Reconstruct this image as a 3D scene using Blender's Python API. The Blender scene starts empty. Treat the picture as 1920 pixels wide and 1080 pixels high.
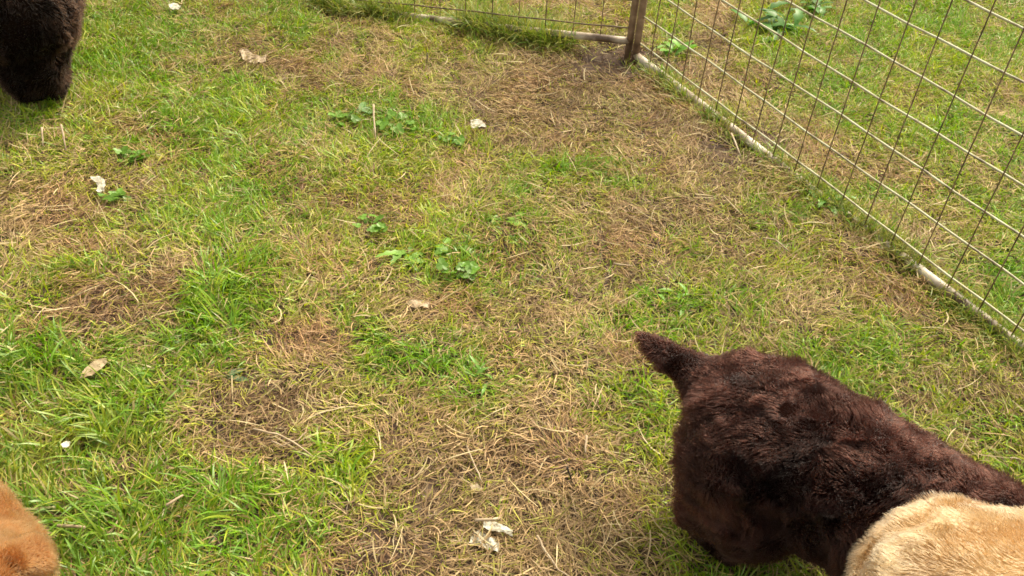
import bpy, bmesh, math, random
import numpy as np
from mathutils import Vector, Matrix

rng = np.random.default_rng(7)
random.seed(7)
scene = bpy.context.scene
C = scene.collection

# ---------------------------------------------------------------- camera, sky, sun, exposure
F_PX, PITCH, CAM_H = 1584.0, math.radians(40.4), 1.0
_n = np.array([-.059, .998]); _roll = math.atan2(-_n[0], _n[1])
FW = np.array([0, math.cos(PITCH), -math.sin(PITCH)])
_up = np.array([0, math.sin(PITCH), math.cos(PITCH)]); _rt = np.array([1., 0, 0])
UP = math.cos(_roll)*_up - math.sin(_roll)*_rt
RT = math.cos(_roll)*_rt + math.sin(_roll)*_up
cd = bpy.data.cameras.new('camera'); cam = bpy.data.objects.new('camera', cd); C.objects.link(cam)
cd.sensor_width = 36; cd.lens = 36*F_PX/1920; cd.clip_start = .02; cd.clip_end = 500
cam.matrix_world = Matrix(((RT[0], UP[0], -FW[0], 0), (RT[1], UP[1], -FW[1], 0), (RT[2], UP[2], -FW[2], CAM_H), (0, 0, 0, 1)))
scene.camera = cam

SUN_EL, SUN_AZ = math.radians(52), math.radians(35)       # azimuth from +Y towards +X
w = bpy.data.worlds.new('World'); scene.world = w; w.use_nodes = True
nt = w.node_tree; nt.nodes.clear()
sky = nt.nodes.new('ShaderNodeTexSky'); sky.sky_type = 'NISHITA'; sky.sun_disc = False
sky.sun_elevation = SUN_EL; sky.sun_rotation = SUN_AZ
sky.air_density = 1.0; sky.dust_density = 4.0; sky.ozone_density = 1.0
bg = nt.nodes.new('ShaderNodeBackground'); bg.inputs[1].default_value = .15
wo = nt.nodes.new('ShaderNodeOutputWorld')
hsv = nt.nodes.new('ShaderNodeHueSaturation'); hsv.inputs['Saturation'].default_value = .3        # high thin overcast
wm = nt.nodes.new('ShaderNodeMix'); wm.data_type = 'RGBA'; wm.blend_type = 'MULTIPLY'; wm.inputs[0].default_value = 1; wm.inputs[7].default_value = (1, .95, .80, 1)
nt.links.new(sky.outputs[0], hsv.inputs['Color']); nt.links.new(hsv.outputs[0], wm.inputs[6]); nt.links.new(wm.outputs[2], bg.inputs[0]); nt.links.new(bg.outputs[0], wo.inputs[0])
sl = bpy.data.lights.new('sun', 'SUN'); sl.energy = 1.8; sl.angle = math.radians(15); sl.color = (1, .92, .74)
so = bpy.data.objects.new('sun', sl); C.objects.link(so)
sd = Vector((math.sin(SUN_AZ)*math.cos(SUN_EL), math.cos(SUN_AZ)*math.cos(SUN_EL), math.sin(SUN_EL)))
so.rotation_euler = sd.to_track_quat('Z', 'Y').to_euler()
scene.view_settings.view_transform = 'Standard'; scene.view_settings.look = 'None'
scene.view_settings.gamma = 1; scene.view_settings.exposure = 1.28
scene.render.engine = 'CYCLES'
scene.cycles.max_bounces = 6; scene.cycles.transparent_max_bounces = 4
scene.cycles.filter_width = 1.6

# ---------------------------------------------------------------- helpers
def ray(px, py):
    return FW + ((px-960)/F_PX)*RT - ((py-540)/F_PX)*UP
def at(px, py, z=0.):                                     # where the thing at this photo point stands in the world
    d = ray(px, py); t = (z-CAM_H)/d[2]
    return np.array([0, 0, CAM_H]) + d*t
def proj(x, y, z=0.):
    P = np.stack([x, y, np.full_like(x, z)-CAM_H], -1); ww = np.maximum(P@FW, 1e-3)
    return 960+F_PX*(P@RT)/ww, 540-F_PX*(P@UP)/ww, P@FW

HOLES = [(*at(px, py)[:2], rx, ry, dp) for px, py, rx, ry, dp in ((1150, 112, .10, .05, .016), (1385, 288, .07, .045, .018), (640, 20, .07, .06, .022), (1390, 262, .05, .04, .008),
         (950, 880, .09, .05, .008), (520, 745, .06, .04, .008), (560, 660, .06, .03, .006), (1860, 200, .08, .05, .012))]
def lattice(seed):
    return np.random.default_rng(seed).random((256, 256))
_L = {}
def vnoise(x, y, scale, seed):
    if seed not in _L: _L[seed] = lattice(seed)
    g = _L[seed]; u = x/scale+100.; v = y/scale+100.
    i = np.floor(u).astype(int); j = np.floor(v).astype(int); fu = u-i; fv = v-j
    fu = fu*fu*(3-2*fu); fv = fv*fv*(3-2*fv); i &= 255; j &= 255; i1 = (i+1) & 255; j1 = (j+1) & 255
    return (g[i, j]*(1-fu)+g[i1, j]*fu)*(1-fv)+(g[i, j1]*(1-fu)+g[i1, j1]*fu)*fv
def height(x, y):
    x = np.asarray(x, float); y = np.asarray(y, float)
    r = np.exp(-((x*x+(y-1.5)**2)/30.))
    dip = 0
    for hx, hy, rx, ry, dp in HOLES: dip = dip+dp*np.exp(-((x-hx)/rx)**2-((y-hy)/ry)**2)
    return -dip+r*(.022*(vnoise(x, y, .55, 1)-.5)+.012*(vnoise(x, y, .17, 2)-.5)+.005*(vnoise(x, y, .06, 3)-.5))

def tag(o, label=None, cat=None, group=None, kind=None):
    if label: o['label'] = label
    if cat: o['category'] = cat
    if group: o['group'] = group
    if kind: o['kind'] = kind
    return o
def empty(name, loc):
    o = bpy.data.objects.new(name, None); C.objects.link(o); o.location = loc; o.empty_display_size = .05; return o
def link(name, me, mat, parent=None):
    o = bpy.data.objects.new(name, me); C.objects.link(o)
    for m in (mat if isinstance(mat, (list, tuple)) else [mat]): me.materials.append(m)
    if parent: o.parent = parent
    return o
def np_mesh(name, V, quads=None, tris=None, col=None, smooth=True):
    me = bpy.data.meshes.new(name)
    quads = np.zeros((0, 4), int) if quads is None else quads
    tris = np.zeros((0, 3), int) if tris is None else tris
    nq, ntr = len(quads), len(tris)
    me.vertices.add(len(V)); me.vertices.foreach_set('co', V.astype(np.float32).ravel())
    me.loops.add(nq*4+ntr*3); me.polygons.add(nq+ntr)
    me.loops.foreach_set('vertex_index', np.concatenate([quads.ravel(), tris.ravel()]).astype(np.int32))
    st = np.concatenate([np.arange(nq)*4, nq*4+np.arange(ntr)*3]).astype(np.int32)
    me.polygons.foreach_set('loop_start', st)
    me.polygons.foreach_set('use_smooth', np.full(nq+ntr, smooth))
    me.update(calc_edges=True)
    if col is not None:
        a = me.color_attributes.new('tint', 'FLOAT_COLOR', 'POINT')
        c4 = np.ones((len(V), 4), np.float32); c4[:, :3] = col
        a.data.foreach_set('color', c4.ravel())
    return me

# ---------------------------------------------------------------- materials
def base_mat(name):
    m = bpy.data.materials.new(name); m.use_nodes = True; t = m.node_tree; t.nodes.clear()
    return m, t, t.nodes.new, t.links.new
def blade_mat(name, trans, rough, gloss):
    m, t, N, Lk = base_mat(name)
    at_ = N('ShaderNodeAttribute'); at_.attribute_name = 'tint'
    d = N('ShaderNodeBsdfDiffuse'); tr = N('ShaderNodeBsdfTranslucent'); g = N('ShaderNodeBsdfGlossy')
    g.inputs['Roughness'].default_value = rough; g.inputs['Color'].default_value = (1, 1, .92, 1)
    Lk(at_.outputs['Color'], d.inputs[0])
    hs = N('ShaderNodeHueSaturation'); hs.inputs['Saturation'].default_value = 1.1; hs.inputs['Value'].default_value = 1.2
    Lk(at_.outputs['Color'], hs.inputs['Color']); Lk(hs.outputs[0], tr.inputs[0])
    m1 = N('ShaderNodeMixShader'); m1.inputs[0].default_value = trans
    Lk(d.outputs[0], m1.inputs[1]); Lk(tr.outputs[0], m1.inputs[2])
    m2 = N('ShaderNodeMixShader'); m2.inputs[0].default_value = gloss
    Lk(m1.outputs[0], m2.inputs[1]); Lk(g.outputs[0], m2.inputs[2])
    o = N('ShaderNodeOutputMaterial'); Lk(m2.outputs[0], o.inputs[0])
    return m
def pbr(name, stops, scale=8., rough=.7, detail=6, bump=.2, bscale=None, metal=0., dist=0., sheen=0., spec=.5):
    m, t, N, Lk = base_mat(name)
    tc = N('ShaderNodeTexCoord'); nz = N('ShaderNodeTexNoise'); nz.inputs['Scale'].default_value = scale
    nz.inputs['Detail'].default_value = detail; nz.inputs['Distortion'].default_value = dist
    Lk(tc.outputs['Object'], nz.inputs['Vector'])
    cr = N('ShaderNodeValToRGB'); e = cr.color_ramp.elements
    while len(e) < len(stops): e.new(.5)
    for k, (p, c) in enumerate(stops): e[k].position = p; e[k].color = (*c, 1)
    Lk(nz.outputs['Fac'], cr.inputs[0])
    b = N('ShaderNodeBsdfPrincipled'); b.inputs['Roughness'].default_value = rough; b.inputs['Metallic'].default_value = metal
    b.inputs['Sheen Weight'].default_value = sheen; b.inputs['Specular IOR Level'].default_value = spec
    Lk(cr.outputs[0], b.inputs['Base Color'])
    n2 = N('ShaderNodeTexNoise'); n2.inputs['Scale'].default_value = bscale or scale*5; n2.inputs['Detail'].default_value = 8
    Lk(tc.outputs['Object'], n2.inputs['Vector'])
    bp = N('ShaderNodeBump'); bp.inputs['Strength'].default_value = bump; bp.inputs['Distance'].default_value = .004
    Lk(n2.outputs['Fac'], bp.inputs['Height']); Lk(bp.outputs[0], b.inputs['Normal'])
    o = N('ShaderNodeOutputMaterial'); Lk(b.outputs[0], o.inputs[0])
    return m
M_grass = blade_mat('fresh_grass', .38, .42, .035)
M_straw = blade_mat('dry_straw', .18, .5, .025)
M_leaf = blade_mat('weed_leaf', .3, .4, .03)
M_soil = pbr('soil', [(.3, (.035, .02, .013)), (.5, (.065, .038, .025)), (.62, (.095, .06, .038)), (.75, (.13, .09, .055))], 14, .95, 10, .9, 60)
M_rail = pbr('weathered_rail', [(.38, (.10, .06, .035)), (.5, (.36, .28, .2)), (.62, (.56, .48, .39))], 14, .55, 6, .2, 90)
M_post = pbr('rusty_post', [(.3, (.09, .05, .028)), (.55, (.2, .125, .075)), (.72, (.32, .23, .15))], 30, .6, 6, .25, 120)
M_wire = pbr('galvanised_wire', [(.3, (.12, .085, .045)), (.45, (.36, .32, .18)), (.62, (.46, .45, .29))], 30, .45, 4, .1, 200, metal=.0)
M_rust = pbr('rusty_wire', [(.3, (.06, .038, .02)), (.5, (.15, .095, .048)), (.7, (.26, .19, .1))], 40, .65, 4, .2, 200)
M_paper = pbr('dirty_paper', [(.3, (.25, .21, .14)), (.48, (.45, .42, .33)), (.68, (.56, .54, .46))], 60, .8, 6, .3, 200)
M_tanleaf = pbr('dead_leaf', [(.3, (.22, .15, .07)), (.6, (.36, .28, .16)), (.75, (.46, .38, .25))], 40, .6, 6, .3, 150)
M_twig = pbr('bleached_twig', [(.3, (.24, .16, .09)), (.6, (.42, .32, .2)), (.75, (.55, .46, .33))], 60, .7, 5, .2, 200)
M_nose = pbr('nose', [(.4, (.02, .014, .012)), (.6, (.035, .025, .02))], 90, .3, 3, .2, 400)
M_eye = pbr('eye', [(.4, (.012, .007, .004)), (.6, (.03, .016, .008))], 60, .06, 2, .0, 100)

# ---------------------------------------------------------------- how the lawn wears: green share read off the ground, row by row
GRID = ["7776636542647687", "7776222421024867", "6566857422226767", "5456757655321455", "1467544543234456",
        "6637347643343357", "5228443346643456", "6447235632455666", "7762224624558755", "8853471113555555",
        "7776621222255555", "7887521112255555"]
G0 = np.array([[float(c)/9 for c in r] for r in GRID])
TUFTS = [  # centre, radii, how green, how tall
 (390,585,58,75,.65,1.0),(475,535,45,50,.55,.8),(655,865,48,55,.7,1.0),(455,935,80,50,.4,.9),(215,790,120,80,.35,.9),
 (60,655,90,50,.4,.8),(430,225,80,55,.4,.6),(830,255,80,35,.4,.4),(640,290,60,40,.3,.4),(1060,312,65,28,.55,.5),
 (395,320,60,40,.4,.4),(420,440,60,50,.45,.5),(820,465,85,55,.5,.4),(1285,572,75,28,.7,.5),(1190,745,55,60,.5,.6),
 (905,720,45,40,.6,.5),(180,500,100,34,.35,.5),(1550,385,65,35,.6,.4),(1640,432,40,20,.6,.4),(750,690,70,45,.35,.4),
 (1885,560,50,60,.6,.7),(560,50,50,35,.35,.4),(775,110,50,45,.45,.4),(210,130,90,90,.25,.5),(1450,75,85,45,.6,.4),
 (60,700,100,60,.2,.5),(150,985,150,70,.3,.8),(560,1010,90,60,.25,.5),(40,560,60,40,.3,.4),(1250,95,35,45,.7,.4),
 (700,640,90,35,.35,.3),(1560,160,50,40,.4,.3),(1720,60,90,60,.35,.4),(1760,250,60,40,.4,.4),(1620,660,120,40,.35,.4),
 (1240,800,40,70,.25,.4),(720,215,100,45,.4,.2)]
WORN = [  # centre, radii, how worn, how bare
 (1165,118,100,28,1.3,1.6),(640,18,60,22,1.2,1.5),(1395,285,85,30,1.2,1.4),(480,100,95,40,.7,.25),(55,410,85,40,.7,.2),
 (900,165,120,45,.6,.1),(1050,205,140,80,.5,.05),(170,590,120,38,.6,.25),(520,745,110,45,.7,.35),(940,850,150,75,.7,.25),
 (700,1045,130,45,.6,.3),(1110,960,110,80,.5,.15),(990,600,130,38,.5,0),(1060,680,100,50,.55,0),(1710,475,110,60,.45,0),
 (1870,205,60,35,.8,.4),(1330,70,40,90,.75,.1),(560,645,110,28,.6,.15),(500,830,90,40,.5,.15),(300,510,70,40,.5,.1),
 (540,450,50,35,.4,.1),(1330,330,90,50,.6,.3),(1240,400,90,50,.3,0),(1180,440,90,40,.4,0),(860,340,50,25,.3,.15),
 (720,390,60,25,.35,.1),(1560,600,70,35,.3,0),(1690,330,50,25,.4,0),(780,570,60,16,.5,.1),(1250,200,90,60,.4,.05)]
def wear(x, y):
    px, py, dep = proj(x, y)
    front = dep > .15
    px = np.where(front, px, 960+x*400); py = np.where(front, py, 2000.)
    u = np.clip(px/120-.5, 0, 14.999); v = np.clip(py/90-.5, 0, 10.999)
    i = u.astype(int); j = v.astype(int); fu = u-i; fv = v-j
    g = (G0[j, i]*(1-fu)+G0[j, i+1]*fu)*(1-fv)+(G0[j+1, i]*(1-fu)+G0[j+1, i+1]*fu)*fv
    out = np.clip(np.maximum.reduce([-px/300., (px-1920)/300., -py/200., (py-1080)/300., np.zeros_like(px)]), 0, 1)
    g = g*(1-out)+.6*out
    tall = .25+.35*np.clip((700-px)/700., 0, 1)*np.clip((py-450)/300., 0, 1)
    bare = np.zeros_like(px)
    for a, b, ra, rb, s, hgt in TUFTS:
        q = np.exp(-1.1*((px-a)/ra)**2-1.1*((py-b)/rb)**2); g = g+q*s*.8; tall = tall+q*hgt*.7
    for a, b, ra, rb, s, ba in WORN:
        q = np.exp(-1.1*((px-a)/ra)**2-1.1*((py-b)/rb)**2); g = g-q*s*.6; bare = bare+q*ba; tall = tall*(1-.6*q)
    g = g+.095+.55*(vnoise(x, y, .11, 11)-.5)+.6*(vnoise(x, y, .045, 12)-.5)+.25*(vnoise(x, y, .02, 13)-.5)
    return np.clip(g, 0, 1), np.clip(tall, .05, 1.4), np.clip(bare, 0, 1)

# ---------------------------------------------------------------- ground: one sheet to the horizon
def ax(lo, hi, step, far):
    a = list(np.arange(lo, hi+1e-6, step)); s = step
    while a[-1] < far: s *= 1.35; a.append(a[-1]+s)
    s = step; b = []
    x = lo
    while x > -far: s *= 1.35; x -= s; b.append(x)
    return np.array(b[::-1]+a)
gx = ax(-2.6, 2.8, .025, 250); gy = ax(.0, 3.6, .025, 250)
X, Y = np.meshgrid(gx, gy); V = np.stack([X, Y, height(X, Y)], -1).reshape(-1, 3)
nx_, ny_ = len(gx), len(gy)
ii, jj = np.meshgrid(np.arange(nx_-1), np.arange(ny_-1)); k = (jj*nx_+ii).ravel()
Q = np.stack([k, k+1, k+nx_+1, k+nx_], -1)
tag(link('ground', np_mesh('ground', V, Q), M_soil), kind='structure')

# ---------------------------------------------------------------- blades
def mixc(a, b, t): return a*(1-t[:, None])+b*t[:, None]
def blades(name, x, y, az, L, W, inc, bend, side, col, mat, z0=0., segs=4, twist=None):
    """curved tapering strips: az heading, inc start angle above ground, bend = how much it droops, side = sideways curl"""
    n = len(x); s = np.linspace(0, 1, segs+1)
    P = np.zeros((n, segs+1, 3)); P[:, 0, 0] = x; P[:, 0, 1] = y; P[:, 0, 2] = height(x, y)+z0
    th = inc.copy(); a = az.copy(); st = L/segs
    dirs = []
    for q in range(segs):
        d = np.stack([np.cos(th)*np.cos(a), np.cos(th)*np.sin(a), np.sin(th)], -1); dirs.append(d)
        P[:, q+1] = P[:, q]+d*st[:, None]
        th = th-bend/segs; a = a+side/segs
    gz = height(P[:, :, 0], P[:, :, 1])+.0012
    lift = np.maximum(gz+np.linspace(0, .003, segs+1)[None]*rng.random((n, 1))-P[:, :, 2], 0); P[:, :, 2] += lift
    tw = rng.normal(0, .5, n) if twist is None else twist
    wv = np.stack([-np.sin(az)*np.cos(tw), np.cos(az)*np.cos(tw), np.sin(tw)], -1)
    prof = np.array([.7, 1., .9, .6, .0]) if segs == 4 else np.array([.8, 1., .6, 0.])
    Vv = np.zeros((n, segs*2+1, 3))
    for q in range(segs):
        h = (W*prof[q]*.5)[:, None]*wv
        Vv[:, 2*q] = P[:, q]-h; Vv[:, 2*q+1] = P[:, q]+h
    Vv[:, 2*segs] = P[:, segs]
    base = (np.arange(n)*(2*segs+1))[:, None]
    qs = np.concatenate([base+np.array([[2*q, 2*q+1, 2*q+3, 2*q+2]]) for q in range(segs-1)], 0)
    tr = base+np.array([[2*segs-2, 2*segs-1, 2*segs]])
    colv = np.repeat(col, 2*segs+1, 0)
    return tag(link(name, np_mesh(name, Vv.reshape(-1, 3), qs, tr, colv), mat), kind='stuff')

def scatter(density, pad=.12):
    lo, hi = np.array([-2.3, .25]), np.array([2.6, 3.7])
    n = int(density*np.prod(hi-lo)); p = lo+rng.random((n, 2))*(hi-lo)
    px, py, dep = proj(p[:, 0], p[:, 1])
    ok = (px > -1920*pad) & (px < 1920*(1+pad)) & (py > -1080*pad*1.3) & (py < 1080*(1+pad))
    return p[ok, 0], p[ok, 1]
c = lambda *v: np.array(v)[None]

# fresh green blades, clumped
x, y = scatter(62000)
g, tall, bare = wear(x, y)
clump = vnoise(x, y, .022, 21)
keep = rng.random(len(x)) < np.clip((g*1.35), .16, 1)*(.4+.9*clump)*(1-.9*bare)*.95
x, y, g, tall = x[keep], y[keep], g[keep], tall[keep]; n = len(x)
L = (.014+.030*rng.random(n)**1.4)*(.65+.85*tall)*(.7+.5*g)
W = (.0013+.0022*rng.random(n)**1.3)*(.8+.35*tall)
flow = vnoise(x, y, .07, 22)*12.6+vnoise(x, y, .3, 23)*6
az = flow+rng.normal(0, .9, n)
inc = np.clip(rng.normal(.62, .38, n)+.18*tall, .03, 1.45)
bend = rng.normal(.9, .6, n); side = rng.normal(0, .55, n)
t = np.clip(rng.normal(.55, .28, n)-(g-.5)*.8+.5*(vnoise(x, y, .16, 24)-.5), 0, 1)
col = mixc(c(.145, .30, .010), c(.46, .47, .03), t)
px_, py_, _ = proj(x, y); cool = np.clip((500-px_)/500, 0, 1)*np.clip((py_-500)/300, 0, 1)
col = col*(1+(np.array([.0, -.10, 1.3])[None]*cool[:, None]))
dead = rng.random(n) < .08+.12*(1-g); col[dead] = mixc(c(.33, .27, .09), c(.45, .37, .18), rng.random(dead.sum()))
col *= (.75+.5*rng.random(n))[:, None]
blades('grass', x, y, az, L, W, inc, bend, side, col, M_grass)
print('green', n)

# tufts grown up through the pen's bottom rails, leaving the worn lengths bare
def along(p0, p1, k):
    a = at(*p0)[:2]; b = at(*p1)[:2]; q = rng.random(k)[:, None]; return a*(1-q)+b*q+rng.normal(0, .017, (k, 2))
tx = np.concatenate([along((1236, 142), (1306, 194), 800), along((1335, 217), (1370, 242), 300), along((1440, 293), (1485, 325), 230), along((1505, 342), (1735, 508), 1900),
    along((1768, 535), (1800, 560), 130), along((1805, 565), (1960, 690), 1100), along((872, 44), (1068, 82), 2400), along((600, 5), (772, 32), 1500), along((872, 52), (1060, 92), 900), along((1190, 118), (1430, 302), 500)])
x, y = tx[:, 0]-.010, tx[:, 1]-.008; n = len(x); t = rng.random(n)
col = mixc(c(.12, .24, .02), c(.38, .33, .08), t)*(.75+.5*rng.random(n))[:, None]
blades('rail_grass', x, y, rng.random(n)*6.28, (.02+.04*rng.random(n))*(1+.9*((y > 2.16) & (x < .3))), .0014+.0018*rng.random(n), np.clip(rng.normal(.9, .35, n), .1, 1.5),
       rng.normal(.9, .6, n), rng.normal(0, .5, n), col, M_grass)

# dry straw lying in a mat
x, y = scatter(88000)
g, tall, bare = wear(x, y)
keep = rng.random(len(x)) < np.clip(1.0-.72*g, .1, 1)*(1-.72*np.clip(bare*1.2-.2, 0, 1))*(.55+.6*vnoise(x, y, .03, 31))
x, y, g = x[keep], y[keep], g[keep]; bare = bare[keep]; n = len(x)
L = .012+.036*rng.random(n)**1.6; W = .0008+.0011*rng.random(n)**1.3
az = vnoise(x, y, .12, 32)*11+rng.normal(0, .85, n)
inc = np.abs(rng.normal(.12, .28, n)); bend = rng.normal(.25, .5, n); side = rng.normal(0, .65, n)
lay = rng.random(n)**1.5; t = np.clip(rng.beta(1.3, 1.3, n)*.65+.4*lay+.5*(vnoise(x, y, .12, 33)-.5)-.45*bare, 0, 1)
red = np.clip(2.2*(vnoise(x, y, .10, 35)-.45), 0, 1)
col = mixc(c(.12, .064, .033), c(.53, .365, .175), t)
yel = rng.random(n) < .10+.5*g; col[yel] = mixc(c(.24, .22, .035), c(.42, .38, .08), rng.random(yel.sum()))
col *= (.6+.75*rng.random(n))[:, None]
col *= 1+np.array([-.08, -.20, -.22])[None]*red[:, None]
blades('dead_grass', x, y, az, L, W, inc, bend, side, col, M_straw, z0=.0012+.011*lay)
print('straw', n)

# a few long pale stems on top
x, y = scatter(1500)
g, tall, bare = wear(x, y)
keep = rng.random(len(x)) < .4-.35*g; x, y = x[keep], y[keep]; n = len(x)
col = mixc(c(.36, .27, .13), c(.56, .45, .25), rng.random(n))
blades('straw_litter', x, y, rng.random(n)*6.28, .03+.05*rng.random(n), .0012+.0012*rng.random(n), np.abs(rng.normal(.1, .2, n)),
       rng.normal(.1, .3, n), rng.normal(0, .8, n), col, M_straw, z0=.006+.012*rng.random(n))

# the lawn beyond the pen, outside this view
n = 90000
x = rng.uniform(-5, 5, n); y = rng.uniform(-2, 8, n)
px, py, dep = proj(x, y)
ok = ~((dep > .2) & (px > -200) & (px < 2120) & (py > -130) & (py < 1200)); x, y = x[ok], y[ok]; n = len(x)
col = mixc(c(.1, .2, .025), c(.33, .29, .09), rng.random(n))
blades('far_grass', x, y, rng.random(n)*6.28, .03+.05*rng.random(n), .004+.004*rng.random(n), rng.uniform(.2, 1.2, n),
       rng.normal(.8, .5, n), rng.normal(0, .5, n), col, M_grass, segs=3)

# ---------------------------------------------------------------- wire pen
def tube_mesh(bm, pts, r, seg=8, mat=0, cap=True):
    rings = []
    for i, p in enumerate(pts):
        p = Vector(p); a = Vector(pts[max(i-1, 0)]); b = Vector(pts[min(i+1, len(pts)-1)]); d = (b-a).normalized()
        u = d.cross(Vector((0, 0, 1)))
        if u.length < .1: u = d.cross(Vector((0, 1, 0)))
        u.normalize(); v = d.cross(u); rr = r[i] if isinstance(r, (list, tuple, np.ndarray)) else r
        rings.append([bm.verts.new(p+(u*math.cos(2*math.pi*q/seg)+v*math.sin(2*math.pi*q/seg))*rr) for q in range(seg)])
    for A, B in zip(rings[:-1], rings[1:]):
        for q in range(seg):
            f = bm.faces.new((A[q], A[(q+1) % seg], B[(q+1) % seg], B[q])); f.smooth = True; f.material_index = mat
    if cap:
        for R_, rev in ((rings[0], False), (rings[-1], True)):
            f = bm.faces.new(R_[::-1] if rev else R_); f.material_index = mat
def bm_obj(name, bm, mat, parent=None):
    bmesh.ops.recalc_face_normals(bm, faces=bm.faces)
    me = bpy.data.meshes.new(name); bm.to_mesh(me); bm.free(); return link(name, me, mat, parent)

def panel(label, org, d, length, heights, v0, vstep, top, wire_mats, rail_z, wob, tilt=0.):
    """org = foot of the first post, d = unit direction along the panel (2D)"""
    t = empty('wire_pen_panel', (org[0], org[1], 0))
    tag(t, label, 'pen panel', 'welded wire pen panels')
    P = lambda s, z, off=0.: (d[0]*s-d[1]*off, d[1]*s+d[0]*off, z+tilt*s)
    rs = np.linspace(0, length, 24)
    bm = bmesh.new(); tube_mesh(bm, [P(s, rail_z+.0015*math.sin(s*7+wob)-.008*s/length) for s in rs], .0098, 12); bm_obj('bottom_rail', bm, M_rail, t)
    bm = bmesh.new(); tube_mesh(bm, [P(s, top) for s in rs], .0098, 12); bm_obj('top_rail', bm, M_rail, t)
    for s in (0, length):
        bm = bmesh.new(); tube_mesh(bm, [P(s, z) for z in np.linspace(-.01, top+.01, 8)], .0098, 12); bm_obj('post', bm, M_post, t)
    r = random.Random(3)
    bm = bmesh.new()
    for z in heights:
        tube_mesh(bm, [P(s, z-.009*(s-.6)/.6*.8+.0013*math.sin(9*s+z*40)+.0009*math.sin(31*s+z*90), .0022) for s in rs[0:]], .0022, 8, 0)
    s = v0
    while s < length-.02:
        lean = r.gauss(0, .0015)
        tube_mesh(bm, [P(s+lean*z*6, z, -.0022+.0006*math.sin(z*40+s*9)) for z in np.linspace(rail_z, top, 12)], .0014, 6, 1)
        s += vstep
    bm_obj('wire_mesh', bm, wire_mats, t)
    return t
A = np.array([.2955, 2.153]); dR = np.array([.4856, -.8742])
hs = [.046+.0747*k for k in range(8)]
panel('long pale galvanised wire pen panel running down the right side past the chocolate puppy', A, dR, 1.62, hs, .07, .0706, .645, [M_wire, M_rust], .016, 0)
LZ = .046                                                 # this panel rides a little above the worn soil
LA = at(1181, 78, LZ)[:2]; dLf = at(780, 24, LZ-.025)[:2]-LA; dLf = dLf/np.linalg.norm(dLf)
panel('rusty brown wire pen panel across the top of the lawn meeting the corner post', LA, dLf, 1.45, [.031+LZ+.0747*k for k in range(8)], .0045, .0775, .63+LZ, [M_rust, M_rust], LZ, 2, -.055)

# ---------------------------------------------------------------- puppies
def bent(p0, p1, r0, r1, bm, seg=16, rings=9):
    p0 = Vector(p0); p1 = Vector(p1); d = p1-p0; L = max(d.length, 1e-4); d.normalize()
    u = d.orthogonal().normalized(); v = d.cross(u); R = []
    prof = [(-r0*math.cos(a), r0*math.sin(a)) for a in np.linspace(.12, math.pi/2, 5)]
    prof += [(L*t, r0+(r1-r0)*t) for t in (.25, .5, .75)]
    prof += [(L+r1*math.sin(a), r1*math.cos(a)) for a in np.linspace(0, math.pi/2-.12, 5)]
    for s, r in prof:
        R.append([bm.verts.new(p0+d*s+(u*math.cos(2*math.pi*q/seg)+v*math.sin(2*math.pi*q/seg))*r) for q in range(seg)])
    for A_, B_ in zip(R[:-1], R[1:]):
        for q in range(seg): bm.faces.new((A_[q], A_[(q+1) % seg], B_[(q+1) % seg], B_[q]))
    bm.faces.new(R[0][::-1]); bm.faces.new(R[-1])

def fused(chains, voxel, smooth, sc):
    bm = bmesh.new()
    for ch in chains:
        for (a, ra), (b, rb) in zip(ch[:-1], ch[1:]): bent(Vector(a)*sc, Vector(b)*sc, ra*sc, rb*sc, bm)
    bmesh.ops.recalc_face_normals(bm, faces=bm.faces)
    me = bpy.data.meshes.new('tmp'); bm.to_mesh(me); bm.free()
    o = bpy.data.objects.new('tmp', me); C.objects.link(o)
    m = o.modifiers.new('r', 'REMESH'); m.mode = 'VOXEL'; m.voxel_size = voxel*sc
    s = o.modifiers.new('s', 'SMOOTH'); s.factor = .5; s.iterations = smooth
    dg = bpy.context.evaluated_depsgraph_get(); dg.update()
    out = bpy.data.meshes.new_from_object(o.evaluated_get(dg))
    bpy.data.objects.remove(o); bpy.data.meshes.remove(me)
    for p in out.polygons: p.use_smooth = True
    return out

def tri_sample(me, n, r):
    me.calc_loop_triangles(); nt_ = len(me.loop_triangles)
    tv = np.empty(nt_*3, np.int32); me.loop_triangles.foreach_get('vertices', tv); tv = tv.reshape(-1, 3)
    co = np.empty(len(me.vertices)*3, np.float32); me.vertices.foreach_get('co', co); co = co.reshape(-1, 3)
    no = np.empty(len(me.vertices)*3, np.float32); me.vertices.foreach_get('normal', no); no = no.reshape(-1, 3)
    a, b, d = co[tv[:, 0]], co[tv[:, 1]], co[tv[:, 2]]
    ar = np.linalg.norm(np.cross(b-a, d-a), axis=1); ti = r.choice(nt_, n, p=ar/ar.sum())
    u = r.random(n); v = r.random(n); f = u+v > 1; u[f] = 1-u[f]; v[f] = 1-v[f]; ww = 1-u-v
    P = a[ti]*ww[:, None]+b[ti]*u[:, None]+d[ti]*v[:, None]
    Nn = no[tv[ti, 0]]*ww[:, None]+no[tv[ti, 1]]*u[:, None]+no[tv[ti, 2]]*v[:, None]
    Nn /= np.linalg.norm(Nn, axis=1)[:, None]+1e-9
    return P, Nn
def vn3(P, scale, seed):
    return np.stack([vnoise(P[:, 0], P[:, 1], scale, seed+q)+vnoise(P[:, 1]+.4, P[:, 2], scale, seed+q+3)+vnoise(P[:, 2], P[:, 0]+.7, scale, seed+q+6)-1.5 for q in range(3)], -1)*1.35

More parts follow.
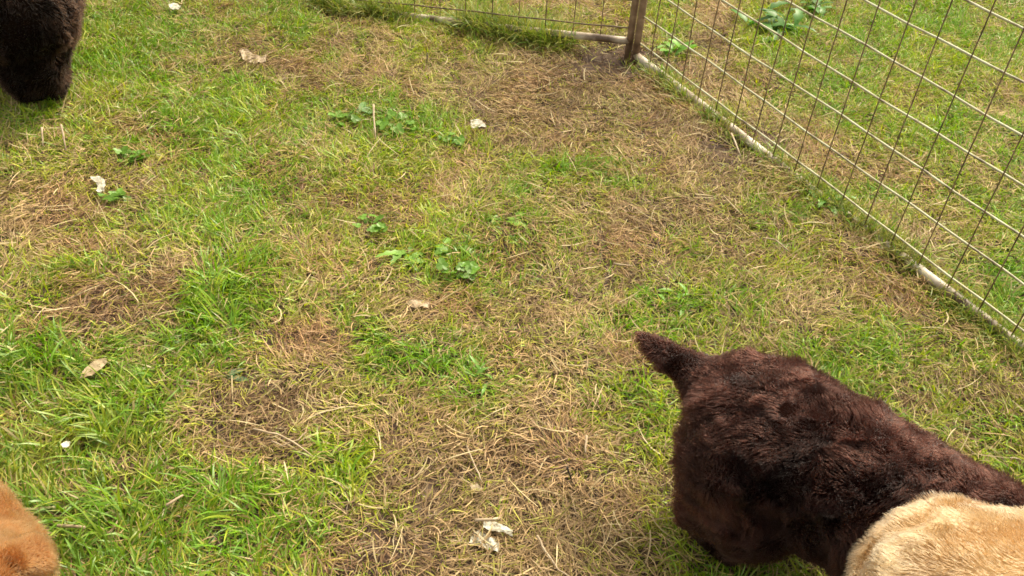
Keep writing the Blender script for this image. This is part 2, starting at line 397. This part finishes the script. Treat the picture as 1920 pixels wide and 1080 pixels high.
def fur_mat(name, dark, light, rough=.5):
    m, t, N, Lk = base_mat(name)
    at_ = N('ShaderNodeAttribute'); at_.attribute_name = 'tone'
    cr = N('ShaderNodeValToRGB'); e = cr.color_ramp.elements
    e[0].position = .1; e[0].color = (*dark, 1); e[1].position = .9; e[1].color = (*light, 1)
    Lk(at_.outputs['Fac'], cr.inputs[0])
    h = N('ShaderNodeBsdfHairPrincipled'); h.parametrization = 'COLOR'
    h.inputs['Roughness'].default_value = rough; h.inputs['Radial Roughness'].default_value = .7; h.inputs['IOR'].default_value = 1.3
    h.inputs['Random Roughness'].default_value = .2
    Lk(cr.outputs[0], h.inputs['Color'])
    o = N('ShaderNodeOutputMaterial'); Lk(h.outputs[0], o.inputs[0]); return m

def fur(parent, me, n, L, rad, mat, seed, wavy, lie=1.2, clump=.024, sc=1.):
    r = np.random.default_rng(seed)
    P, Nn = tri_sample(me, n, r)
    back = np.array([-1., 0, -.35])[None]
    tang = back-(back*Nn).sum(1)[:, None]*Nn
    fl = vn3(P, clump, seed*10+41)*wavy+vn3(P, clump*2.6, seed*10+51)*wavy*.8
    d = Nn+tang*lie*.6+fl
    d = d+Nn*np.maximum(0, .5-(d*Nn).sum(1))[:, None]
    d /= np.linalg.norm(d, axis=1)[:, None]
    small = np.clip((P[:, 2]/.05), .35, 1)                       # shorter on the paws
    head = np.clip((P[:, 0]-.2)/.06, 0, 1); small = small*(1-.45*head)*(1-.4*np.clip((-.22*sc-P[:, 0])/.03, 0, 1)*(P[:, 2] > .15))
    tuft = vn3(P, clump*.9, seed*10+81)[:, 0]
    tuft = np.clip(tuft, -.45, 1)
    ln = L*(.65+.5*r.random(n)+.45*tuft)*small
    K = 6; pts = np.zeros((n, K, 3)); pts[:, 0] = P-Nn*.002
    for q in range(1, K):
        cur = vn3(pts[:, q-1]+q*.013, clump*.8, seed*10+61)*wavy*1.1
        dd = d+cur+r.normal(0, .10, (n, 3))+np.array([0, 0, -.05*q])[None]+Nn*.12
        dd = dd+Nn*np.maximum(0, .12-(dd*Nn).sum(1))[:, None]
        dd /= np.linalg.norm(dd, axis=1)[:, None]
        pts[:, q] = pts[:, q-1]+dd*(ln/(K-1))[:, None]
    pts[:, :, 2] = np.maximum(pts[:, :, 2], .001)
    hc = bpy.data.hair_curves.new('fur'); hc.add_curves([K]*n)
    hc.attributes['position'].data.foreach_set('vector', pts.astype(np.float32).ravel())
    rr = hc.attributes.get('radius') or hc.attributes.new('radius', 'FLOAT', 'POINT')
    rr.data.foreach_set('value', (np.tile(np.array([1, 1, .95, .8, .6, .25]), n)*rad*np.repeat(.7+.6*r.random(n), K)).astype(np.float32))
    tone = np.clip(.5+.3*vn3(P, .05, seed*10+71)[:, 0]+.28*tuft+r.normal(0, .18, n), 0, 1)
    ta = hc.attributes.new('tone', 'FLOAT', 'CURVE'); ta.data.foreach_set('value', tone.astype(np.float32))
    o = bpy.data.objects.new('fur', hc); C.objects.link(o); hc.materials.append(mat); o.parent = parent
    return o

def puppy(label, loc, heading, sc, skin, hair, n, L, rad, seed, wavy, tail, head=(.25, 0, .275), muz=(.33, 0, .25), fat=1., gait=0., stance=1.):
    T, Hh, Mz = Vector, Vector(head), Vector(muz)
    f = fat
    nk = (T((.15, 0, .19))+Hh)/2+T((0, 0, .005))
    ch = [[((-.150, 0, .176), .084*f), ((-.05, 0, .182), .080*f), ((.07, 0, .174), .085*f), ((.15, 0, .19), .070*f), (nk, .056), (Hh, .056)],
          [(Hh+T((.012, 0, .0)), .052), (Hh*.45+Mz*.55, .034), (Mz, .024)],
          tail]
    for s in (-1, 1):
        g_ = gait*s
        ch.append([((-.145, .045*s*stance, .155), .070*f), ((-.105+g_, .062*s*stance, .105), .052), ((-.175+g_, .066*s*stance, .068), .027), ((-.162+g_, .066*s*stance, .026), .022), ((-.12+g_, .067*s*stance, .02), .024)])
        ch.append([((.12, .042*s*stance, .16), .054*f), ((.095-g_, .058*s*stance, .095), .034), ((.11-g_, .058*s*stance, .045), .023), ((.138-g_, .058*s*stance, .021), .026)])
    me = fused(ch, .0085, 16, sc)
    body = link('puppy', me, skin); body.location = loc; body.rotation_euler = (0, 0, heading)
    tag(body, label, 'puppy')
    # face
    fwd = (Mz-Hh).normalized(); sd_ = T((0, 0, 1)).cross(fwd).normalized(); upv = fwd.cross(sd_)
    bm = bmesh.new(); bent((Mz+fwd*.018+upv*.008-sd_*.007)*sc, (Mz+fwd*.018+upv*.008+sd_*.007)*sc, .009*sc, .009*sc, bm, 12); bm_obj('nose', bm, M_nose, body)
    for s in (-1, 1):
        bm = bmesh.new(); bmesh.ops.create_uvsphere(bm, u_segments=14, v_segments=10, radius=.0085*sc)
        bmesh.ops.translate(bm, verts=bm.verts, vec=(Hh+fwd*.046+sd_*.026*s+upv*.016)*sc)
        for f_ in bm.faces: f_.smooth = True
        bm_obj('eye', bm, M_eye, body)
        a = Hh+sd_*.048*s+upv*.022-fwd*.006; b = a+sd_*.018*s-upv*.028+fwd*.004; d_ = b-upv*.034+fwd*.010-sd_*.006*s
        em = fused([[(a, .012), (b, .017), (d_, .012)], [(a+fwd*.012, .010), (b+fwd*.016, .014), (d_+fwd*.006, .010)]], .004, 4, sc)
        ear = link('ear', em, skin, body)
        fur(ear, em, n//14, L*.7, rad, hair, seed+5+s, wavy*.6)
    fur(body, me, n, L, rad, hair, seed, wavy, sc=sc)
    return body

S_choc = pbr('chocolate_skin', [(.3, (.010, .0038, .0026)), (.7, (.018, .007, .0048))], 20, 1., 4, .1, spec=0.)
S_dark = pbr('dark_skin', [(.3, (.005, .003, .002)), (.7, (.010, .006, .004))], 20, 1., 4, .1, spec=0.)
S_cream = pbr('cream_skin', [(.3, (.26, .15, .07)), (.7, (.33, .21, .10))], 20, 1., 4, .1, spec=0.)
S_tan = pbr('tan_skin', [(.3, (.15, .065, .024)), (.7, (.2, .09, .033))], 20, 1., 4, .1, spec=0.)
H_choc = fur_mat('chocolate_fur', (.013, .0045, .003), (.036, .0125, .0085))
H_dark = fur_mat('dark_fur', (.006, .0028, .0014), (.018, .0082, .0042))
H_cream = fur_mat('cream_fur', (.19, .10, .042), (.34, .21, .105))
H_tan = fur_mat('tan_fur', (.14, .056, .017), (.22, .095, .032))

puppy('curly chocolate brown puppy with its tail out behind it, beside the cream puppy', (.446, .604, 0), math.radians(-40), 1.03, S_choc, H_choc,
      170000, .020, .00038, 3, 1.0, [((-.19, 0, .20), .038), ((-.24, .0, .205), .030), ((-.29, .0, .210), .021), ((-.345, .0, .216), .010)],
      head=(.24, .11, .19), muz=(.30, .17, .15), fat=1.13, gait=.006, stance=.85)
puppy('large cream golden puppy seen from above at the bottom right corner', (.684, .408, 0), math.radians(4), 1.45, S_cream, H_cream,
      170000, .014, .00032, 5, .55, [((-.19, 0, .20), .032), ((-.235, .0, .18), .022), ((-.27, .0, .13), .016), ((-.28, .0, .09), .010)], fat=1.05)
puppy('orange tan puppy peering in at the bottom left corner', (-.664, .530, 0), math.radians(-38), .92, S_tan, H_tan,
      120000, .017, .00034, 7, .6, [((-.19, 0, .20), .028), ((-.25, .0, .22), .018), ((-.30, .0, .25), .012)], head=(.24, 0, .27), muz=(.31, 0, .22), fat=1.1)
puppy('very dark brown puppy standing with its rump to the top left corner', (-1.195, 1.94, 0), math.radians(112), 1.4, S_dark, H_dark,
      60000, .02, .0006, 9, .6, [((-.19, 0, .20), .035), ((-.23, .0, .24), .022), ((-.24, .0, .29), .014)], fat=1.15, stance=.3)

# ---------------------------------------------------------------- weeds
def leaf_strip(Vs, Qs, cols, root, az, L, W, inc, bend, lobes, colr, cup=.25):
    K = 9; b0 = len(Vs); th = inc; p = np.array(root, float); a = az
    for q in range(K):
        t_ = q/(K-1); wd = W*(math.sin(math.pi*min(1, .12+t_*.86))**.8)*(1+(lobes*(1 if q % 2 else -1)))
        if t_ < .25: wd *= .35+t_*2
        if q == K-1: wd = W*.06
        sv = np.array([-math.sin(a), math.cos(a), 0])
        for e in (-1, 0, 1):
            Vs.append(p+sv*wd*.5*e+np.array([0, 0, cup*wd*.5*abs(e)])); cols.append(colr*(1.18 if e == 0 else 1.))
        p = p+np.array([math.cos(th)*math.cos(a), math.cos(th)*math.sin(a), math.sin(th)])*L/(K-1)
        gz = float(height(p[0]+0., p[1]+0.))+.004
        if p[2] < gz: p[2] = gz
        th -= bend/(K-1)
    for q in range(K-1):
        for e in (0, 1):
            i0 = b0+q*3+e; Qs.append((i0, i0+1, i0+4, i0+3))
def rosette(name, label, cat, px, py, nl, L, W, lobes, green, group, seed, inc=.55, spread=0.01, arc=(0, 6.28)):
    r = random.Random(seed); c0 = at(px, py, .005); Vs, Qs, cols = [], [], []
    for q in range(nl):
        az = arc[0]+(arc[1]-arc[0])*(q+r.random()*.7)/nl
        root = (c0[0]+r.gauss(0, spread), c0[1]+r.gauss(0, spread), 0); root = (root[0], root[1], float(height(root[0], root[1]))+.006)
        leaf_strip(Vs, Qs, cols, root, az, L*r.uniform(.7, 1.15), W*r.uniform(.75, 1.2), inc*r.uniform(.6, 1.3), r.uniform(.6, 1.4), lobes, np.array(green)*r.uniform(.75, 1.25))
    V = np.array(Vs); o3 = np.array([c0[0], c0[1], 0]); V = V-o3
    ob = link(name, np_mesh(name, V, np.array(Qs), None, np.array(cols)), M_leaf); ob.location = o3
    return tag(ob, label, cat, group)
def clover(label, px, py, n, R, seed, green=(.13, .25, .03), size=.009, pale=False):
    r = random.Random(seed); c0 = at(px, py, .005); Vs, Qs, cols = [], [], []
    for q in range(n):
        a0 = r.random()*6.28; rad = R*math.sqrt(r.random()); cx, cy = c0[0]+rad*math.cos(a0), c0[1]+rad*math.sin(a0)*.8
        h0 = float(height(cx, cy)); z = h0+r.uniform(.010, .026); s = size*r.uniform(.7, 1.25); tw = r.random()*6.28
        col = np.array(green)*r.uniform(.75, 1.3); tilt = np.array([r.gauss(0, .35), r.gauss(0, .35)])
        for k_ in range(3):
            a = tw+k_*2.094; b0 = len(Vs); ring = [(0, 0)]+[(1.05*s*(.55+.55*math.cos(t_)), .62*s*math.sin(t_)) for t_ in np.linspace(-2.4, 2.4, 8)]
            for (u_, v_) in ring:
                X_, Y_ = u_*math.cos(a)-v_*math.sin(a), u_*math.sin(a)+v_*math.cos(a)
                Vs.append(np.array([cx+X_, cy+Y_, z+X_*tilt[0]+Y_*tilt[1]+abs(v_)*.25])); cols.append(col)
            for t_ in range(1, 8): Qs.append((b0, b0+t_, b0+t_+1, b0+t_+1))
        b0 = len(Vs)
        for (dx, zz) in ((-.0006, h0), (.0006, h0), (.0006, z), (-.0006, z)): Vs.append(np.array([cx+dx, cy, zz])); cols.append(col)
        Qs.append((b0, b0+1, b0+2, b0+3))
    Qs = np.array(Qs); tr = Qs[Qs[:, 2] == Qs[:, 3]][:, :3]; qd = Qs[Qs[:, 2] != Qs[:, 3]]
    o3 = np.array([c0[0], c0[1], 0]); ob = link('clover', np_mesh('clover', np.array(Vs)-o3, qd, tr, np.array(cols), False), M_leaf); ob.location = o3
    return tag(ob, label, 'clover', 'clover patches in the lawn')
GW = 'broad leaved weeds in the lawn'
rosette('dandelion', 'bright green broad leaved weed lying flat in the middle of the lawn', 'weed', 945, 418, 6, .045, .016, .25, (.17, .30, .03), GW, 1, .4, .012)
rosette('dandelion', 'spreading green dandelion rosette left of the middle of the lawn', 'weed', 800, 480, 11, .06, .014, .3, (.15, .27, .04), GW, 2, .5, .03)
rosette('dandelion', 'big dark green weed with long leaves outside the wire by the pen corner', 'weed', 1440, 62, 16, .11, .024, .25, (.055, .15, .018), GW, 3, .7, .04)
rosette('dandelion', 'second leafy weed outside the wire, up at the top edge', 'weed', 1520, 25, 12, .09, .02, .25, (.055, .14, .018), GW, 4, .7, .03)
rosette('dandelion', 'small green weed growing through the wire just right of the corner post', 'weed', 1262, 100, 10, .06, .02, .15, (.13, .27, .035), GW, 5, .8, .02)
rosette('dandelion', 'bright weed under the pen wire with a folded broad leaf', 'weed', 1548, 380, 7, .05, .018, .2, (.13, .29, .035), GW, 6, .6, .012)
rosette('dandelion', 'low green weed just outside the wire right of the folded leaf weed', 'weed', 1632, 432, 6, .04, .016, .2, (.14, .30, .035), GW, 7, .5, .01)
rosette('plantain', 'single dull green leaf lying beside the dark worn patch', 'weed', 425, 714, 2, .04, .014, .05, (.10, .17, .07), GW, 8, .2, .003, (0, .9))
rosette('dandelion', 'green leaves sprouting up in front of the chocolate tail tip', 'weed', 1275, 570, 6, .032, .007, .15, (.16, .31, .04), GW, 9, .7, .02)
rosette('dandelion', 'upright green weed leaves in the lower centre above the brown thatch', 'weed', 905, 715, 6, .038, .006, .1, (.14, .28, .04), GW, 10, .8, .012)
rosette('plantain', 'grey green broad leaves beside the pale stalk at upper centre', 'weed', 690, 205, 6, .05, .02, .05, (.15, .25, .09), GW, 12, .5, .015)
for lb, px, py, n_, R_ in [('clover patch right of the pale stalk at upper centre', 745, 235, 22, .055), ('clover patch left of the pale stalk', 640, 225, 15, .04),
      ('sparse clover by the white scrap at upper centre', 850, 265, 13, .035), ('clover below the spreading dandelion rosette', 860, 520, 15, .035),
      ('clover leaves left of the dandelion rosette', 700, 430, 14, .04), ('clover scattered in the top left grass', 250, 300, 18, .03),
      ('clover near the white scrap at left', 215, 375, 14, .025), ('clover leaves behind the chocolate rump', 1235, 680, 8, .018)]:
    clover(lb, px, py, n_, R_, px)

# ---------------------------------------------------------------- litter: scraps, leaves, stalks
def crumple(name, label, cat, px, py, poly, mat, z=.014, amp=.004, seed=0, thick=.0006, group=None, fold=1.0):
    """poly: outline in photo pixels around (px, py), laid on the ground and crumpled"""
    r = random.Random(seed); c0 = at(px, py, .01); h = float(height(c0[0], c0[1]))
    pts = [at(px+a, py+b, .01)[:2]-c0[:2] for a, b in poly]
    bm = bmesh.new(); vs = [bm.verts.new((p[0], p[1], 0)) for p in pts]; bm.faces.new(vs)
    bmesh.ops.triangulate(bm, faces=bm.faces); bmesh.ops.subdivide_edges(bm, edges=bm.edges, cuts=4, use_grid_fill=True)
    k1, k2 = r.uniform(120, 220), r.uniform(150, 260); a1 = r.random()*6; a2 = r.random()*6
    for v in bm.verts:
        u_ = v.co.x*math.cos(a1)+v.co.y*math.sin(a1); w_ = v.co.x*math.cos(a2)+v.co.y*math.sin(a2)
        v.co.z = z+amp*fold*(abs(math.sin(u_*k1+a2))+.7*abs(math.sin(w_*k2)))-amp+r.gauss(0, amp*.12)
        v.co.x += r.gauss(0, .0005); v.co.y += r.gauss(0, .0005)
    bmesh.ops.solidify(bm, geom=bm.faces[:], thickness=thick)
    o = bm_obj(name, bm, mat); o.location = (c0[0], c0[1], h-.003); return tag(o, label, cat, group)
GP = 'pale scraps dropped on the lawn'
crumple('paper_scrap', 'torn white paper scrap, upper piece of the crumpled litter in the brown thatch', 'paper scrap', 930, 985, [(-22, -14), (-5, -12), (12, -4), (32, 6), (30, 16), (14, 10), (-4, 8), (-16, 6), (-24, 0)], M_paper, .019, .004, 1, group=GP)
crumple('paper_scrap', 'grubby white paper scrap, lower piece with a torn dark notch', 'paper scrap', 912, 1006, [(-28, -8), (-12, -20), (-2, -12), (6, -2), (16, -6), (24, 4), (22, 22), (6, 18), (-14, 10), (-30, 6)], M_paper, .014, .005, 2, group=GP)
crumple('paper_scrap', 'small squarish beige scrap above the torn white paper', 'paper scrap', 893, 908, [(-10, -5), (2, -8), (12, -1), (6, 8), (-8, 9)], M_tanleaf, .014, .002, 3, group=GP)
crumple('paper_scrap', 'pale pointed scrap near the pen corner at upper centre', 'paper scrap', 896, 229, [(-14, -6), (0, -9), (10, -2), (16, 6), (0, 8), (-12, 7)], M_paper, .016, .003, 4, group=GP)
crumple('paper_scrap', 'curled white scrap in the grass at the left', 'paper scrap', 186, 350, [(-14, -12), (0, -14), (12, -8), (12, 8), (6, 18), (-4, 14), (0, 2), (-8, -4)], M_paper, .022, .004, 5, group=GP)
crumple('paper_scrap', 'bright white scrap near the top edge of the lawn', 'paper scrap', 330, 24, [(-12, -5), (4, -6), (12, 0), (6, 6), (-8, 5)], M_paper, .026, .003, 6, group=GP)
crumple('paper_scrap', 'tiny white petal in the lush grass at lower left', 'petal', 134, 856, [(-9, 2), (0, -7), (9, -4), (6, 4), (-4, 7)], M_paper, .038, .002, 7, group=GP)
crumple('dead_leaf', 'dry tan leaf lying in the grass at the left', 'leaf', 184, 702, [(-30, 20), (-20, 2), (0, -14), (18, -18), (22, -10), (8, 4), (-10, 16)], M_tanleaf, .030, .003, 8, fold=.5)
crumple('wood_chip', 'pale flat crumbly chip on the straw left of centre', 'wood chip', 785, 572, [(-24, 0), (-12, -7), (8, -6), (22, -2), (18, 6), (-6, 8)], M_twig, .014, .003, 9)
crumple('dead_leaf', 'curled tan dead leaf on the worn patch near the top', 'leaf', 470, 108, [(-20, -10), (-8, -12), (4, -2), (24, 4), (30, -2), (30, 12), (6, 16), (-14, 8)], M_twig, .016, .004, 10)
def stalk(name, label, cat, pts, r, mat=M_twig, zs=None, group='pale dry stalks on the lawn'):
    P = []
    for q, (a, b) in enumerate(pts):
        z = zs[q] if zs else .018; p = at(a, b, z); P.append(Vector((p[0], p[1], z+float(height(p[0], p[1])))))
    o3 = P[0].copy(); o3.z = 0; fine = []
    for a, b in zip(P[:-1], P[1:]):
        for t_ in (0, .33, .66): fine.append(a.lerp(b, t_)-o3+Vector((random.gauss(0, .0005), random.gauss(0, .0005), 0)))
    fine.append(P[-1]-o3)
    bm = bmesh.new(); rr = [r*(1-.45*i/len(fine)) for i in range(len(fine))]; tube_mesh(bm, fine, rr, 7); o = bm_obj(name, bm, mat); o.location = o3
    return tag(o, label, cat, group)
stalk('dry_stalk', 'pale grey stalk standing among the leaves at upper centre', 'stalk', [(700, 190), (701, 225), (704, 256)], .0026, zs=[.05, .03, .01])
stalk('dry_stalk', 'long pale stick with a bend on the dark thatch at lower left', 'stalk', [(476, 806), (520, 815), (548, 830), (586, 856)], .0018, zs=[.026, .026, .026, .022])
stalk('dry_stalk', 'thin side twig crossing the bent stick', 'stalk', [(510, 828), (530, 838), (560, 826), (575, 812)], .0014, zs=[.024]*4)
stalk('dry_stalk', 'straight pale straw right of the brown thatch', 'stalk', [(1100, 815), (1098, 848)], .0022)
stalk('dry_stalk', 'flat cream straw just above the torn paper', 'stalk', [(890, 968), (938, 963)], .0026)
stalk('dry_stalk', 'pale straw pointing up the slope in the lower left grass', 'stalk', [(312, 950), (344, 930)], .0022, zs=[.03, .03])
stalk('dry_stalk', 'cream straw beside the tan puppy', 'stalk', [(108, 986), (160, 990)], .0026, zs=[.03, .03])
stalk('dry_stalk', 'upright pale straw, tallest of the pair at upper left', 'stalk', [(117, 238), (125, 286)], .0024, zs=[.04, .01])
stalk('dry_stalk', 'short pale straw, left one of the pair at upper left', 'stalk', [(80, 245), (82, 278)], .0024, zs=[.03, .01])
stalk('dry_stalk', 'forked pale stalk resting under the wire at the right', 'stalk', [(1430, 445), (1455, 448), (1480, 470)], .0018)
stalk('dry_stalk', 'grey stalk leaning on the bottom rail by the dug soil', 'stalk', [(1372, 250), (1388, 300)], .0024, zs=[.03, .012])
stalk('dry_stalk', 'short flat straw above the chocolate tail', 'stalk', [(1150, 495), (1186, 499)], .0022)
stalk('dry_stalk', 'long curved stem arching over the brown thatch', 'stalk', [(1008, 1000), (1024, 1030), (1048, 1065), (1075, 1082)], .0018)
stalk('dry_stalk', 'thin pale stem lying across the brown thatch', 'stalk', [(875, 830), (893, 870), (905, 895)], .0014)
M_dtwig = pbr('dark_twig', [(.3, (.02, .014, .01)), (.7, (.05, .035, .022))], 60, .8, 5, .2, 200)
stalk('twig', 'thin dark twig standing in the brown thatch at the lower centre', 'twig', [(1064, 872), (1072, 900)], .0016, M_dtwig, zs=[.035, .006], group=None)
stalk('twig', 'thin dark stem standing in the green tuft below the far wire panel', 'twig', [(801, 92), (800, 124)], .0014, M_dtwig, zs=[.04, .004], group=None)
